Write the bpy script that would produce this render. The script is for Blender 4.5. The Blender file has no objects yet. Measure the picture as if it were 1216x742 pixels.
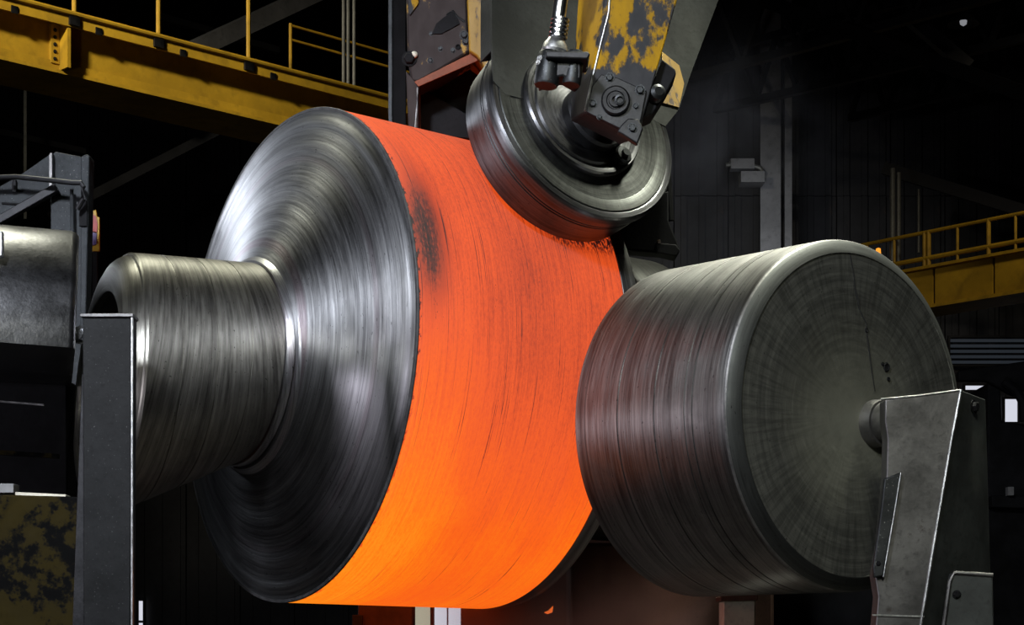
import bpy, bmesh, math, random
from mathutils import Vector, Matrix
random.seed(7)
S = bpy.context.scene
COL = S.collection
PI = math.pi

# ------------------------------------------------------------------ camera, world, lights, exposure
CAMZ = 1.6                    # eye height
F = 2280.0                    # focal length in pixels of the 1216-wide frame
HOR = 768.0                   # pixel row of the horizon (lens shifted up, so uprights stay upright)
cd = bpy.data.cameras.new('camera')
cam = bpy.data.objects.new('camera', cd); COL.objects.link(cam)
cam.location = (0, 0, CAMZ); cam.rotation_euler = (PI/2, 0, 0)
cd.sensor_fit = 'HORIZONTAL'; cd.sensor_width = 36.0
cd.lens = 36.0*F/1216.0
cd.shift_x = 0.0; cd.shift_y = (HOR-371.0)/1216.0
cd.clip_end = 300
S.camera = cam

w = bpy.data.worlds.new('world'); S.world = w; w.use_nodes = True
w.node_tree.nodes['Background'].inputs[0].default_value = (0.55, 0.65, 0.85, 1)
w.node_tree.nodes['Background'].inputs[1].default_value = 0.006

def area(name, loc, aim, size, power, col, sy=None, spread=180):
    l = bpy.data.lights.new(name, 'AREA'); l.energy = power; l.color = col
    l.spread = math.radians(spread); l.shape = 'RECTANGLE'; l.size = size; l.size_y = sy or size
    o = bpy.data.objects.new(name, l); COL.objects.link(o)
    o.location = Vector(loc) + Vector((0, 0, CAMZ))
    d = Vector(aim) - Vector(loc)
    o.rotation_euler = d.to_track_quat('-Z', 'Y').to_euler()
    return o
# positions are relative to the eye
area('bay_lamp_key',      (-2.6, 1.0, 5.6), (-1.3, 9.2, 1.5), 0.9, 135, (0.86, 0.91, 1.0), 0.8, spread=55)
area('bay_lamp_overhead', (2.6, 9.4, 7.4), (1.4, 8.5, 1.5), 0.8, 75, (0.98, 1.0, 0.82), 0.8, spread=38)
area('bay_lamp_over_neck', (-2.7, 11.7, 7.4), (-1.1, 9.3, 1.7), 0.8, 34, (1.0, 1.0, 0.80), 0.8, spread=70)
area('bay_lamp_back_left', (-6.8, 15.5, 5.0), (-1.3, 9.4, 1.6), 0.9, 95, (0.84, 0.90, 1.0), 0.8)
area('door_daylight_left', (-9.0, 4.5, 1.3), (0.8, 8.2, 1.1), 1.2, 210, (0.92, 0.89, 1.0), 0.9)
area('fill_front',    (0.7, 0.0, 4.6), (1.3, 8.3, 1.2), 0.8, 24, (0.97, 1.0, 0.84), 1.0, spread=50)  # unseen fill, added to brighten the right roll's face
area('bay_lamp_crane',    (-9.5, 15.5, 12.6), (-4.6, 28.5, 8.4), 1.0, 125, (1.0, 0.92, 0.75), spread=40)
area('bay_lamp_walkway',  (10.5, 31.0, 12.5), (9.6, 39.0, 7.4), 1.2, 14, (1.0, 0.88, 0.7), spread=50)
area('bay_lamp_hall',     (5.0, 38.5, 9.0), (5.3, 44.0, 8.4), 1.2, 22, (0.85, 0.90, 1.0), spread=80)

vs = S.view_settings
vs.view_transform = 'Standard'; vs.look = 'None'; vs.exposure = 0.0; vs.gamma = 1.0; vs.use_curve_mapping = False
S.cycles.max_bounces = 6; S.cycles.volume_bounces = 0; S.cycles.sample_clamp_indirect = 4.0
S.cycles.caustics_reflective = False; S.cycles.caustics_refractive = False

# ------------------------------------------------------------------ helpers
def P(px, py, Y):
    """A point of the place seen at a pixel, at distance Y in front of the eye."""
    return Vector(((px-608.0)/F*Y, Y, CAMZ + (HOR-py)/F*Y))

def plane_hit(px, py, c, n):
    d = Vector(((px-608.0)/F, 1.0, (HOR-py)/F)); o = Vector((0, 0, CAMZ))
    return o + d*((c-o).dot(n)/d.dot(n))

def thing(name, label, cat, loc=(0, 0, 0), group=None):
    o = bpy.data.objects.new(name, None); COL.objects.link(o)
    o.empty_display_size = 0.1; o.location = loc
    o['label'] = label; o['category'] = cat
    if group: o['group'] = group
    return o
def tag(o, label, cat, group=None, kind=None):
    o['label'] = label; o['category'] = cat
    if group: o['group'] = group
    if kind: o['kind'] = kind
    return o

def world_loc(p):
    v = Vector((0, 0, 0))
    while p is not None:
        v = v + p.location; p = p.parent
    return v

def finish(me, bev=0.0, o=None, ang=32):
    for p in me.polygons: p.use_smooth = True
    me.set_sharp_from_angle(angle=math.radians(ang))
    if bev and o:
        b = o.modifiers.new('bevel', 'BEVEL'); b.width = bev; b.segments = 2; b.limit_method = 'ANGLE'
        b.angle_limit = math.radians(35); b.harden_normals = False

def obj(name, bm, m, parent=None, bev=0.0, origin=None, ang=32):
    """Link bm (world coordinates) as one mesh object, origin at its centre or `origin`."""
    bmesh.ops.recalc_face_normals(bm, faces=bm.faces)
    if origin is None:
        lo = Vector((1e9,)*3); hi = Vector((-1e9,)*3)
        for v in bm.verts:
            for k in range(3): lo[k] = min(lo[k], v.co[k]); hi[k] = max(hi[k], v.co[k])
        origin = Vector(((lo.x+hi.x)/2, (lo.y+hi.y)/2, lo.z if parent is None else (lo.z+hi.z)/2))
    bmesh.ops.translate(bm, verts=bm.verts, vec=-origin)
    me = bpy.data.meshes.new(name); bm.to_mesh(me); bm.free()
    me.materials.append(m)
    o = bpy.data.objects.new(name, me); COL.objects.link(o)
    finish(me, bev, o, ang)
    o.location = origin - world_loc(parent)
    if parent: o.parent = parent
    return o

def struct(name, bm, m, parent=None, bev=0.0):
    o = obj(name, bm, m, parent, bev)
    if parent is None: o['kind'] = 'structure'
    return o

def copy_part(o, loc, parent=None, name=None):
    c = o.copy(); COL.objects.link(c)
    c.parent = parent or o.parent
    c.location = Vector(loc) - world_loc(c.parent)
    if name: c.name = name
    return c

def axis_rot(a):
    """Rotation taking local Z to direction a, local X horizontal."""
    z = Vector(a).normalized(); x = Vector((0, 0, 1)).cross(z)
    if x.length < 1e-4: x = Vector((1, 0, 0))
    x.normalize(); y = z.cross(x)
    return Matrix((x, y, z)).transposed()

def lathe_bm(prof, n=128, closed=False):
    """Turned body: prof = [(r, z)], local Z axis."""
    bm = bmesh.new(); rings = []
    for r, z in prof:
        if r < 1e-5:
            rings.append([bm.verts.new((0, 0, z))])
        else:
            rings.append([bm.verts.new((r*math.cos(2*PI*k/n), r*math.sin(2*PI*k/n), z)) for k in range(n)])
    pairs = list(zip(rings[:-1], rings[1:]))
    if closed: pairs.append((rings[-1], rings[0]))
    for A, B in pairs:
        for k in range(n):
            k2 = (k+1) % n
            if len(A) == 1 and len(B) == 1: continue
            if len(A) == 1: bm.faces.new((A[0], B[k], B[k2]))
            elif len(B) == 1: bm.faces.new((A[k], A[k2], B[0]))
            else: bm.faces.new((A[k], A[k2], B[k2], B[k]))
    return bm

def lathe(name, prof, c, a, m, parent=None, n=128, closed=False, ang=32):
    bm = lathe_bm(prof, n, closed)
    bmesh.ops.recalc_face_normals(bm, faces=bm.faces)
    me = bpy.data.meshes.new(name); bm.to_mesh(me); bm.free(); me.materials.append(m)
    o = bpy.data.objects.new(name, me); COL.objects.link(o)
    finish(me, ang=ang)
    o.rotation_euler = axis_rot(a).to_euler()
    o.location = Vector(c) - world_loc(parent)
    if parent: o.parent = parent
    return o

def hexa(bm, q):
    """Solid from 8 corners: 4 of one end, then the 4 matching of the other."""
    v = [bm.verts.new(p) for p in q]
    for f in ((0, 1, 2, 3), (7, 6, 5, 4), (0, 4, 5, 1), (1, 5, 6, 2), (2, 6, 7, 3), (3, 7, 4, 0)):
        bm.faces.new([v[i] for i in f])
    return bm
def box(bm, lo, hi):
    x0, y0, z0 = lo; x1, y1, z1 = hi
    return hexa(bm, [(x0, y0, z0), (x1, y0, z0), (x1, y0, z1), (x0, y0, z1), (x0, y1, z0), (x1, y1, z0), (x1, y1, z1), (x0, y1, z1)])
def prism(bm, pts, vec):
    n = len(pts); vec = Vector(vec)
    A = [bm.verts.new(p) for p in pts]; B = [bm.verts.new(Vector(p)+vec) for p in pts]
    bm.faces.new(A); bm.faces.new(B[::-1])
    for k in range(n): bm.faces.new((A[k], B[k], B[(k+1) % n], A[(k+1) % n]))
    return bm
def plate_px(bm, pts, Y, th):
    return prism(bm, [P(x, y, Y) for x, y in pts], (0, th, 0))
def tube(bm, path, r, n=8, r2=None):
    path = [Vector(p) for p in path]; rings = []
    for i, p in enumerate(path):
        t = (path[min(i+1, len(path)-1)] - path[max(i-1, 0)]).normalized()
        u = t.cross(Vector((0, 0, 1)))
        if u.length < 0.05: u = t.cross(Vector((1, 0, 0)))
        u.normalize(); v = t.cross(u)
        rr = r if r2 is None else r + (r2-r)*i/(len(path)-1)
        rings.append([bm.verts.new(p + u*rr*math.cos(2*PI*k/n) + v*rr*math.sin(2*PI*k/n)) for k in range(n)])
    for A, B in zip(rings[:-1], rings[1:]):
        for k in range(n): bm.faces.new((A[k], A[(k+1) % n], B[(k+1) % n], B[k]))
    bm.faces.new(rings[0][::-1]); bm.faces.new(rings[-1])
    return bm
def bar(bm, a, b, wd, ht):
    """Rectangular bar from a to b, wd across (level), ht upright."""
    a = Vector(a); b = Vector(b); t = (b-a).normalized(); u = t.cross(Vector((0, 0, 1)))
    if u.length < 0.05: u = Vector((1, 0, 0))
    u.normalize(); v = t.cross(u).normalized(); u = u*wd/2; v = v*ht/2
    return hexa(bm, [a-u-v, a+u-v, a+u+v, a-u+v, b-u-v, b+u-v, b+u+v, b-u+v])
def fbox(bm, fr, xs, ys, zs):
    q = []
    for y in ys:
        for x, z in ((xs[0], zs[0]), (xs[1], zs[0]), (xs[1], zs[1]), (xs[0], zs[1])):
            q.append(fr @ Vector((x, y, z)))
    return hexa(bm, q)
def NB(): return bmesh.new()

# ------------------------------------------------------------------ materials
def nt(name):
    m = bpy.data.materials.new(name); m.use_nodes = True
    t = m.node_tree; b = t.nodes['Principled BSDF']
    return m, t, b
class G:
    """Small node-graph writer."""
    def __init__(s, t): s.t = t
    def n(s, kind, **kw):
        x = s.t.nodes.new(kind)
        for k, v in kw.items(): setattr(x, k, v)
        return x
    def l(s, a, b): s.t.links.new(a, b)
    def val(s, sock, v):
        if hasattr(v, 'is_linked') or isinstance(v, bpy.types.NodeSocket): s.l(v, sock)
        else: sock.default_value = v
    def m(s, op, a, b=0.0, c=None, clamp=False):
        x = s.n('ShaderNodeMath', operation=op); x.use_clamp = clamp
        s.val(x.inputs[0], a); s.val(x.inputs[1], b)
        if c is not None: s.val(x.inputs[2], c)
        return x.outputs[0]
    def noise(s, vec=None, w=None, scale=5, detail=4, rough=0.55, dist=0.0):
        x = s.n('ShaderNodeTexNoise')
        if w is not None and vec is None: x.noise_dimensions = '1D'; s.val(x.inputs['W'], w)
        elif vec is not None: s.l(vec, x.inputs['Vector'])
        x.inputs['Scale'].default_value = scale; x.inputs['Detail'].default_value = detail
        x.inputs['Roughness'].default_value = rough; x.inputs['Distortion'].default_value = dist
        return x.outputs[0]
    def ramp(s, f, stops, interp='LINEAR'):
        x = s.n('ShaderNodeValToRGB'); s.l(f, x.inputs[0]); r = x.color_ramp; r.interpolation = interp
        while len(r.elements) < len(stops): r.elements.new(0.5)
        for e, (p, c) in zip(r.elements, stops):
            e.position = p; e.color = (*c, 1) if len(c) == 3 else c
        return x.outputs[0]
    def sm(s, f, a, b):          # smooth step
        x = s.n('ShaderNodeMapRange', interpolation_type='SMOOTHSTEP'); s.val(x.inputs[0], f)
        x.inputs[1].default_value = a; x.inputs[2].default_value = b
        return x.outputs[0]
    def mix(s, f, a, b, mode='MIX'):
        x = s.n('ShaderNodeMix', data_type='RGBA', blend_type=mode)
        s.val(x.inputs[0], f)
        for k, v in ((6, a), (7, b)):
            if isinstance(v, tuple): x.inputs[k].default_value = (*v, 1) if len(v) == 3 else v
            else: s.l(v, x.inputs[k])
        return x.outputs[2]
    def xyz(s, v):
        x = s.n('ShaderNodeSeparateXYZ'); s.l(v, x.inputs[0]); return x.outputs
    def cmb(s, a, b, c):
        x = s.n('ShaderNodeCombineXYZ')
        for k, v in enumerate((a, b, c)): s.val(x.inputs[k], v)
        return x.outputs[0]
    def obj(s): return s.n('ShaderNodeTexCoord').outputs['Object']
    def bump(s, h, b, strength=0.3, dist=0.01):
        x = s.n('ShaderNodeBump'); x.inputs['Strength'].default_value = strength; x.inputs['Distance'].default_value = dist
        s.l(h, x.inputs['Height']); s.l(x.outputs[0], b.inputs['Normal'])

def cyl(g):
    x, y, z = g.xyz(g.obj())
    r = g.m('SQRT', g.m('ADD', g.m('MULTIPLY', x, x), g.m('MULTIPLY', y, y)))
    # the seam of the angle lies at the hidden far side of the turned body
    th = g.m('ARCTAN2', y, x)
    return r, th, z, x, y

def turned_steel(name, dark, light, rough=0.34, aniso=0.75, fine=0.35, stain=0.5, radial=0.0, tint=None, metal=1.0, core=None):
    """Lathe-turned steel: circumferential grooves, bands of tone, scale flecks; local Z is the axis."""
    m, t, b = nt(name); g = G(t)
    r, th, z, x, y = cyl(g)
    u = g.m('ADD', r, g.m('MULTIPLY', z, 1.13))
    c = g.m('COSINE', th); s_ = g.m('SINE', th)
    wob = g.noise(g.cmb(g.m('MULTIPLY', c, 1.2), g.m('MULTIPLY', s_, 1.2), g.m('MULTIPLY', u, 3)), scale=1.5, detail=2)
    uu = g.m('ADD', u, g.m('MULTIPLY', wob, 0.006))
    broad = g.noise(w=uu, scale=7, detail=3, rough=0.6)
    mid = g.noise(w=uu, scale=45, detail=3, rough=0.7)
    fin = g.noise(w=uu, scale=190, detail=2, rough=0.7)
    streak = g.noise(g.cmb(g.m('MULTIPLY', c, 2.2), g.m('MULTIPLY', s_, 2.2), g.m('MULTIPLY', u, 46)), scale=1.6, detail=5, rough=0.65)
    cloud = g.noise(g.obj(), scale=2.2, detail=5, rough=0.6)
    tone = g.m('ADD', g.m('MULTIPLY', broad, 0.42), g.m('ADD', g.m('MULTIPLY', mid, 0.28), g.m('MULTIPLY', streak, 0.40)))
    tone = g.sm(tone, 0.36, 0.72)
    col = g.mix(tone, dark, light)
    if tint:
        tz = g.sm(g.noise(w=uu, scale=5.0, detail=1), 0.56, 0.66)
        col = g.mix(g.m('MULTIPLY', tz, 0.5), col, tint)
    st = g.sm(cloud, 0.48, 0.72)
    col = g.mix(g.m('MULTIPLY', st, stain), col, tuple(v*0.38 for v in dark))
    fleck = g.sm(g.noise(g.cmb(g.m('MULTIPLY', c, 9), g.m('MULTIPLY', s_, 9), g.m('MULTIPLY', u, 30)), scale=3.2, detail=3, rough=0.6), 0.66, 0.72)
    col = g.mix(g.m('MULTIPLY', fleck, 0.75), col, (0.012, 0.011, 0.012))
    h = g.m('ADD', g.m('MULTIPLY', mid, 0.6), g.m('MULTIPLY', fin, 0.4))
    if radial:
        rad = g.noise(g.cmb(g.m('MULTIPLY', c, 14), g.m('MULTIPLY', s_, 14), g.m('MULTIPLY', r, 2.5)), scale=1.5, detail=6, rough=0.7)
        col = g.mix(g.m('MULTIPLY', g.sm(rad, 0.42, 0.62), radial), col, tuple(v*0.35 for v in dark))
        h = g.m('ADD', g.m('MULTIPLY', h, 0.5), g.m('MULTIPLY', rad, 0.6))
    scr = g.m('MULTIPLY', g.sm(fin, 0.58, 0.70), g.sm(streak, 0.35, 0.6))
    col = g.mix(g.m('MULTIPLY', scr, 0.45), col, tuple(v*0.45 for v in dark))
    if core:                     # handled metal: paler and brighter about the axle
        cz = g.m('SUBTRACT', 1.0, g.sm(g.m('ADD', r, g.m('MULTIPLY', g.m('SUBTRACT', cloud, 0.5), 0.25)), core[0], core[1]))
        col = g.mix(cz, col, g.mix(0.75, col, core[2]))
    t.links.new(col, b.inputs['Base Color'])
    b.inputs['Metallic'].default_value = metal
    rg = g.m('ADD', rough-0.10, g.m('MULTIPLY', g.m('ADD', g.m('MULTIPLY', st, 0.5), streak), 0.22))
    t.links.new(rg, b.inputs['Roughness'])
    b.inputs['Anisotropic'].default_value = aniso
    b.inputs['Anisotropic Rotation'].default_value = 0.25
    tg = g.n('ShaderNodeTangent', direction_type='RADIAL', axis='Z')
    t.links.new(tg.outputs[0], b.inputs['Tangent'])
    g.bump(h, b, fine, 0.004)
    return m

def plain_steel(name, col, rough=0.45, metal=0.9, var=0.5, scale=3.0, rust=None, rust_at=0.62, bump=0.25, fleck=0.0):
    m, t, b = nt(name); g = G(t)
    o = g.obj()
    a = g.noise(o, scale=scale, detail=6, rough=0.65)
    f = g.noise(o, scale=scale*14, detail=4, rough=0.6)
    c = g.mix(g.sm(a, 0.3, 0.7), tuple(v*(1-var) for v in col), tuple(min(1, v*(1+var)) for v in col))
    c = g.mix(g.m('MULTIPLY', g.sm(f, 0.5, 0.75), 0.5), c, tuple(v*0.4 for v in col))
    if rust: c = g.mix(g.sm(g.noise(o, scale=scale*1.7, detail=7, rough=0.7), rust_at, rust_at+0.1), c, rust)
    if fleck: c = g.mix(g.sm(g.noise(o, scale=scale*30, detail=1), 0.70, 0.74), c, (fleck,)*3)
    t.links.new(c, b.inputs['Base Color'])
    b.inputs['Metallic'].default_value = metal
    t.links.new(g.m('ADD', rough-0.12, g.m('MULTIPLY', a, 0.26)), b.inputs['Roughness'])
    g.bump(g.m('ADD', g.m('MULTIPLY', a, 0.5), g.m('MULTIPLY', f, 0.5)), b, bump, 0.006)
    return m

def worn_paint(name, paint, under, wear=0.5, scale=3.0, stretch=(1, 1, 1), rough=0.5, grime=None, low=None):
    """Flaking paint over dark steel; `low` = (z0, z1) local band below which the paint has worn right off."""
    m, t, b = nt(name); g = G(t)
    o = g.obj(); mp = g.n('ShaderNodeMapping'); g.l(o, mp.inputs[0]); mp.inputs['Scale'].default_value = stretch
    v = mp.outputs[0]
    big = g.noise(v, scale=scale, detail=7, rough=0.68)
    sm_ = g.noise(v, scale=scale*7, detail=5, rough=0.6)
    k = g.m('ADD', g.m('MULTIPLY', big, 0.7), g.m('MULTIPLY', sm_, 0.3))
    if low:
        z = g.xyz(o)[2]
        k = g.m('ADD', k, g.m('MULTIPLY', g.m('SUBTRACT', 1.0, g.sm(z, low[0], low[1])), 0.35))
    mask = g.sm(k, wear, wear+0.05)
    pc = g.mix(g.sm(big, 0.3, 0.65), paint, tuple(c*0.62 for c in paint))
    pc = g.mix(g.m('MULTIPLY', g.sm(sm_, 0.5, 0.7), 0.45), pc, tuple(c*0.4 for c in paint))
    c = g.mix(mask, pc, under)
    t.links.new(c, b.inputs['Base Color'])
    t.links.new(g.m('MULTIPLY', mask, 0.75), b.inputs['Metallic'])
    t.links.new(g.m('ADD', rough-0.08, g.m('MULTIPLY', sm_, 0.25)), b.inputs['Roughness'])
    g.bump(g.m('SUBTRACT', g.m('MULTIPLY', sm_, 0.4), g.m('MULTIPLY', mask, 0.5)), b, 0.35, 0.004)
    return m

def emit(name, col, s):
    m, t, b = nt(name)
    b.inputs['Base Color'].default_value = (0, 0, 0, 1); b.inputs['Roughness'].default_value = 0.6
    b.inputs['Emission Color'].default_value = (*col, 1); b.inputs['Emission Strength'].default_value = s
    return m

def hot_steel(name):
    """Red-hot forged steel: glow follows temperature (hotter towards the ends and where the last pass heated it),
    cool scale forms dark circumferential streaks and flakes."""
    m, t, b = nt(name); g = G(t)
    r, th, z, x, y = cyl(g)
    c = g.m('COSINE', th); s_ = g.m('SINE', th)          # local y is up, local x is horizontal
    up = s_
    cl = g.noise(g.cmb(g.m('MULTIPLY', c, 1.6), g.m('MULTIPLY', s_, 1.6), g.m('MULTIPLY', z, 3.0)), scale=1.6, detail=4)
    line = g.noise(g.cmb(g.m('MULTIPLY', c, 1.8), g.m('MULTIPLY', s_, 1.8), g.m('MULTIPLY', z, 75)), scale=1.3, detail=5, rough=0.7)
    grain = g.noise(g.cmb(g.m('MULTIPLY', c, 22), g.m('MULTIPLY', s_, 22), g.m('MULTIPLY', z, 48)), scale=2.2, detail=4, rough=0.65)
    edge1 = g.m('SUBTRACT', 1.0, g.sm(z, 0.05, 0.62))     # hot margin at the near end
    edge2 = g.sm(z, 0.80, 1.12)
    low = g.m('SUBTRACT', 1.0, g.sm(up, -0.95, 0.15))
    T = g.m('ADD', 0.395, g.m('MULTIPLY', g.m('SUBTRACT', cl, 0.5), 0.24))
    T = g.m('ADD', T, g.m('MULTIPLY', edge1, 0.17))
    T = g.m('ADD', T, g.m('MULTIPLY', edge2, 0.05))
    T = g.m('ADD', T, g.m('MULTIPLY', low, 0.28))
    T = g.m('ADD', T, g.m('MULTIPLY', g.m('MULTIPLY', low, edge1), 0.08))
    T = g.m('ADD', T, g.m('MULTIPLY', g.m('SUBTRACT', line, 0.5), 0.42))
    T = g.m('ADD', T, g.m('MULTIPLY', g.m('SUBTRACT', grain, 0.5), 0.34))
    # scale: flakes everywhere, a soot patch near the near edge; then a dark line under the upper roll
    flake = g.sm(g.m('ADD', g.m('MULTIPLY', grain, 0.6), g.m('MULTIPLY', line, 0.4)), 0.585, 0.64)
    T = g.m('SUBTRACT', T, g.m('MULTIPLY', flake, 0.22))
    def gauss(v, mu, sg):
        d = g.m('DIVIDE', g.m('SUBTRACT', v, mu), sg)
        return g.m('EXPONENT', g.m('MULTIPLY', g.m('MULTIPLY', d, d), -1.0))
    soot1 = g.m('MULTIPLY', gauss(z, 0.085, 0.075), gauss(up, 0.34, 0.24))
    soot1 = g.m('MULTIPLY', soot1, g.sm(g.m('ADD', g.m('MULTIPLY', grain, 0.5), g.m('MULTIPLY', line, 0.5)), 0.36, 0.60))
    T = g.m('SUBTRACT', T, g.m('MULTIPLY', soot1, 0.42))
    haze_ = g.m('MULTIPLY', gauss(z, 0.09, 0.15), gauss(up, 0.36, 0.36))
    T = g.m('SUBTRACT', T, g.m('MULTIPLY', haze_, 0.22))
    thin = g.noise(g.cmb(g.m('MULTIPLY', c, 1.1), g.m('MULTIPLY', s_, 1.1), g.m('MULTIPLY', z, 130)), scale=1.2, detail=3, rough=0.6)
    T = g.m('SUBTRACT', T, g.m('MULTIPLY', g.m('MULTIPLY', g.sm(thin, 0.60, 0.70), g.sm(cl, 0.36, 0.56)), 0.42))
    dark_line = g.m('MULTIPLY', gauss(up, 0.49, 0.07), g.sm(z, 0.70, 0.90))  # darkens a narrow band below the upper roll
    dark_line = g.m('MULTIPLY', dark_line, g.sm(grain, 0.38, 0.58))
    T = g.m('SUBTRACT', T, g.m('MULTIPLY', dark_line, 0.6))
    chip = g.noise(g.cmb(g.m('MULTIPLY', c, 16), g.m('MULTIPLY', s_, 16), g.m('MULTIPLY', z, 26)), scale=2.0, detail=4, rough=0.65)
    rim = g.m('SUBTRACT', 1.0, g.sm(g.m('ADD', z, g.m('MULTIPLY', g.m('SUBTRACT', chip, 0.5), 0.09)), 0.006, 0.020))
    T = g.m('SUBTRACT', T, g.m('MULTIPLY', rim, 0.42))
    col = g.ramp(T, [(0.0, (0.012, 0.004, 0.004)), (0.16, (0.10, 0.014, 0.008)), (0.34, (0.55, 0.055, 0.010)), (0.50, (0.84, 0.092, 0.012)),
                     (0.66, (0.97, 0.125, 0.008)), (0.82, (1.0, 0.20, 0.006)), (1.0, (1.0, 0.30, 0.012))])
    t.links.new(col, b.inputs['Emission Color']); b.inputs['Emission Strength'].default_value = 1.0
    b.inputs['Base Color'].default_value = (0.03, 0.024, 0.022, 1); b.inputs['Roughness'].default_value = 0.75; b.inputs['Specular IOR Level'].default_value = 0.15
    g.bump(g.m('ADD', g.m('MULTIPLY', line, 0.5), g.m('MULTIPLY', grain, 0.5)), b, 0.3, 0.004)
    return m

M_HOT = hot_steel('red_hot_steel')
M_FACE = turned_steel('turned_steel_face', (0.17, 0.17, 0.178), (0.46, 0.46, 0.475), rough=0.40, aniso=0.72, fine=0.34, stain=0.3, tint=(0.30, 0.22, 0.25))
M_NECK = turned_steel('turned_steel_neck', (0.10, 0.094, 0.085), (0.33, 0.32, 0.285), rough=0.42, aniso=0.7, fine=0.22, stain=0.4)
M_BACK = turned_steel('far_neck_steel', (0.09, 0.09, 0.088), (0.20, 0.20, 0.19), rough=0.5, aniso=0.6, fine=0.2, stain=0.5)
M_ROLL = turned_steel('roll_steel', (0.075, 0.073, 0.073), (0.26, 0.255, 0.25), rough=0.37, aniso=0.62, fine=0.24, stain=0.45)
M_CHAM = turned_steel('chamfer_steel', (0.05, 0.052, 0.052), (0.08, 0.083, 0.083), rough=0.50, aniso=0.0, fine=0.1, stain=0.3)
M_ROLLFACE = turned_steel('roll_face_steel', (0.17, 0.17, 0.155), (0.28, 0.28, 0.25), rough=0.58, aniso=0.0, fine=0.12, stain=0.35, radial=0.45, core=(0.12, 0.55, (0.40, 0.40, 0.33)))
M_UP = turned_steel('upper_roll_steel', (0.055, 0.055, 0.06), (0.18, 0.18, 0.188), rough=0.38, aniso=0.7, fine=0.18, stain=0.4)
M_UPF = turned_steel('upper_roll_face_steel', (0.030, 0.031, 0.030), (0.085, 0.088, 0.085), rough=0.46, aniso=0.55, fine=0.14, stain=0.4, radial=0.25)
M_UPFACE = plain_steel('cheek_steel', (0.022, 0.023, 0.022), rough=0.60, metal=0.5, var=0.5, scale=3)
M_DARK = plain_steel('dark_grease_steel', (0.028, 0.028, 0.030), rough=0.50, metal=0.85, var=0.5, scale=5)
M_BLACK = plain_steel('black_iron', (0.008, 0.008, 0.009), rough=0.75, metal=0.0, var=0.5, scale=4)
M_GREY = plain_steel('grey_plate_steel', (0.035, 0.037, 0.039), rough=0.46, metal=0.9, var=0.45, scale=4, rust=(0.06, 0.04, 0.03), rust_at=0.64, fleck=0.18)
M_CAP = plain_steel('bearing_block_steel', (0.13, 0.13, 0.135), rough=0.32, metal=1.0, var=0.3, scale=5, rust=(0.04, 0.035, 0.035), rust_at=0.62)
M_SIDE = plain_steel('side_plate_steel', (0.05, 0.054, 0.053), rough=0.55, metal=0.4, var=0.35, scale=3)
M_FRAME = plain_steel('upright_steel', (0.030, 0.033, 0.036), rough=0.6, metal=0.2, var=0.4, scale=4, fleck=0.12)
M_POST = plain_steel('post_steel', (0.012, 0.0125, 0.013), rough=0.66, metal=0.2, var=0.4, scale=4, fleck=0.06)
M_BRKT = plain_steel('bracket_steel', (0.12, 0.116, 0.116), rough=0.45, metal=0.85, var=0.45, scale=3, rust=(0.07, 0.055, 0.05), rust_at=0.60)
M_BRIGHT = plain_steel('worn_bright_steel', (0.50, 0.50, 0.50), rough=0.38, metal=1.0, var=0.45, scale=12)
M_CHROME = plain_steel('polished_rod_steel', (0.62, 0.63, 0.65), rough=0.22, metal=1.0, var=0.15, scale=6, bump=0.05)
M_CASTING = worn_paint('yoke_casting', (0.42, 0.24, 0.03), (0.040, 0.031, 0.030), wear=0.42, scale=3.0, stretch=(1, 1, 0.5), rough=0.68)
M_YELLOW = worn_paint('worn_yellow_paint', (0.40, 0.215, 0.002), (0.035, 0.035, 0.038), wear=0.515, rough=0.6, scale=2.8, stretch=(1, 1, 0.6), low=(-0.27, -0.13))
M_YELLOWD = worn_paint('yoke_yellow_paint', (0.34, 0.19, 0.01), (0.07, 0.055, 0.05), wear=0.52, scale=3.2, stretch=(1.4, 1.4, 0.5))
M_GIRDER = worn_paint('crane_yellow_paint', (0.58, 0.34, 0.02), (0.16, 0.11, 0.03), wear=0.66, scale=0.7)
M_BLOCK = worn_paint('shaded_yellow_block_paint', (0.020, 0.014, 0.001), (0.006, 0.006, 0.006), wear=0.47, scale=2.4, rough=0.85)  # yellow darkened in the colour for the shade at the lower left
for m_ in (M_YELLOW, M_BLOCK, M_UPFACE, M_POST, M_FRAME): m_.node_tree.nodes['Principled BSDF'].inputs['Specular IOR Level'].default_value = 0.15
M_BLACK.node_tree.nodes['Principled BSDF'].inputs['Specular IOR Level'].default_value = 0.12
M_RUST = plain_steel('scorched_rust_steel', (0.085, 0.045, 0.032), rough=0.6, metal=0.4, var=0.4, scale=5)
M_LIP = plain_steel('red_lit_lip_steel', (0.20, 0.055, 0.025), rough=0.75, metal=0.0, var=0.3, scale=6)  # band's red glow on the yoke's underside put into the colour
M_WALL = plain_steel('hall_sheet_metal', (0.035, 0.035, 0.037), rough=0.75, metal=0.0, var=0.4, scale=0.6, rust=(0.06, 0.045, 0.04), rust_at=0.60)
M_ROOF = plain_steel('roof_sheet', (0.045, 0.045, 0.048), rough=0.8, metal=0.0, var=0.4, scale=0.4)
M_TRUSS = plain_steel('truss_steel', (0.016, 0.016, 0.017), rough=0.6, metal=0.2, var=0.4, scale=1)
M_COLUMN = plain_steel('hall_column_paint', (0.18, 0.18, 0.18), rough=0.6, metal=0.0, var=0.3, scale=0.8)
M_PIPE = plain_steel('pipe_grey', (0.16, 0.16, 0.14), rough=0.5, metal=0.4, var=0.3, scale=2)
M_FLOOR = plain_steel('floor_concrete', (0.07, 0.065, 0.06), rough=0.85, metal=0.0, var=0.4, scale=0.8)
M_PALE = plain_steel('pale_painted_metal', (0.55, 0.52, 0.42), rough=0.6, metal=0.0, var=0.25, scale=3)
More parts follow.
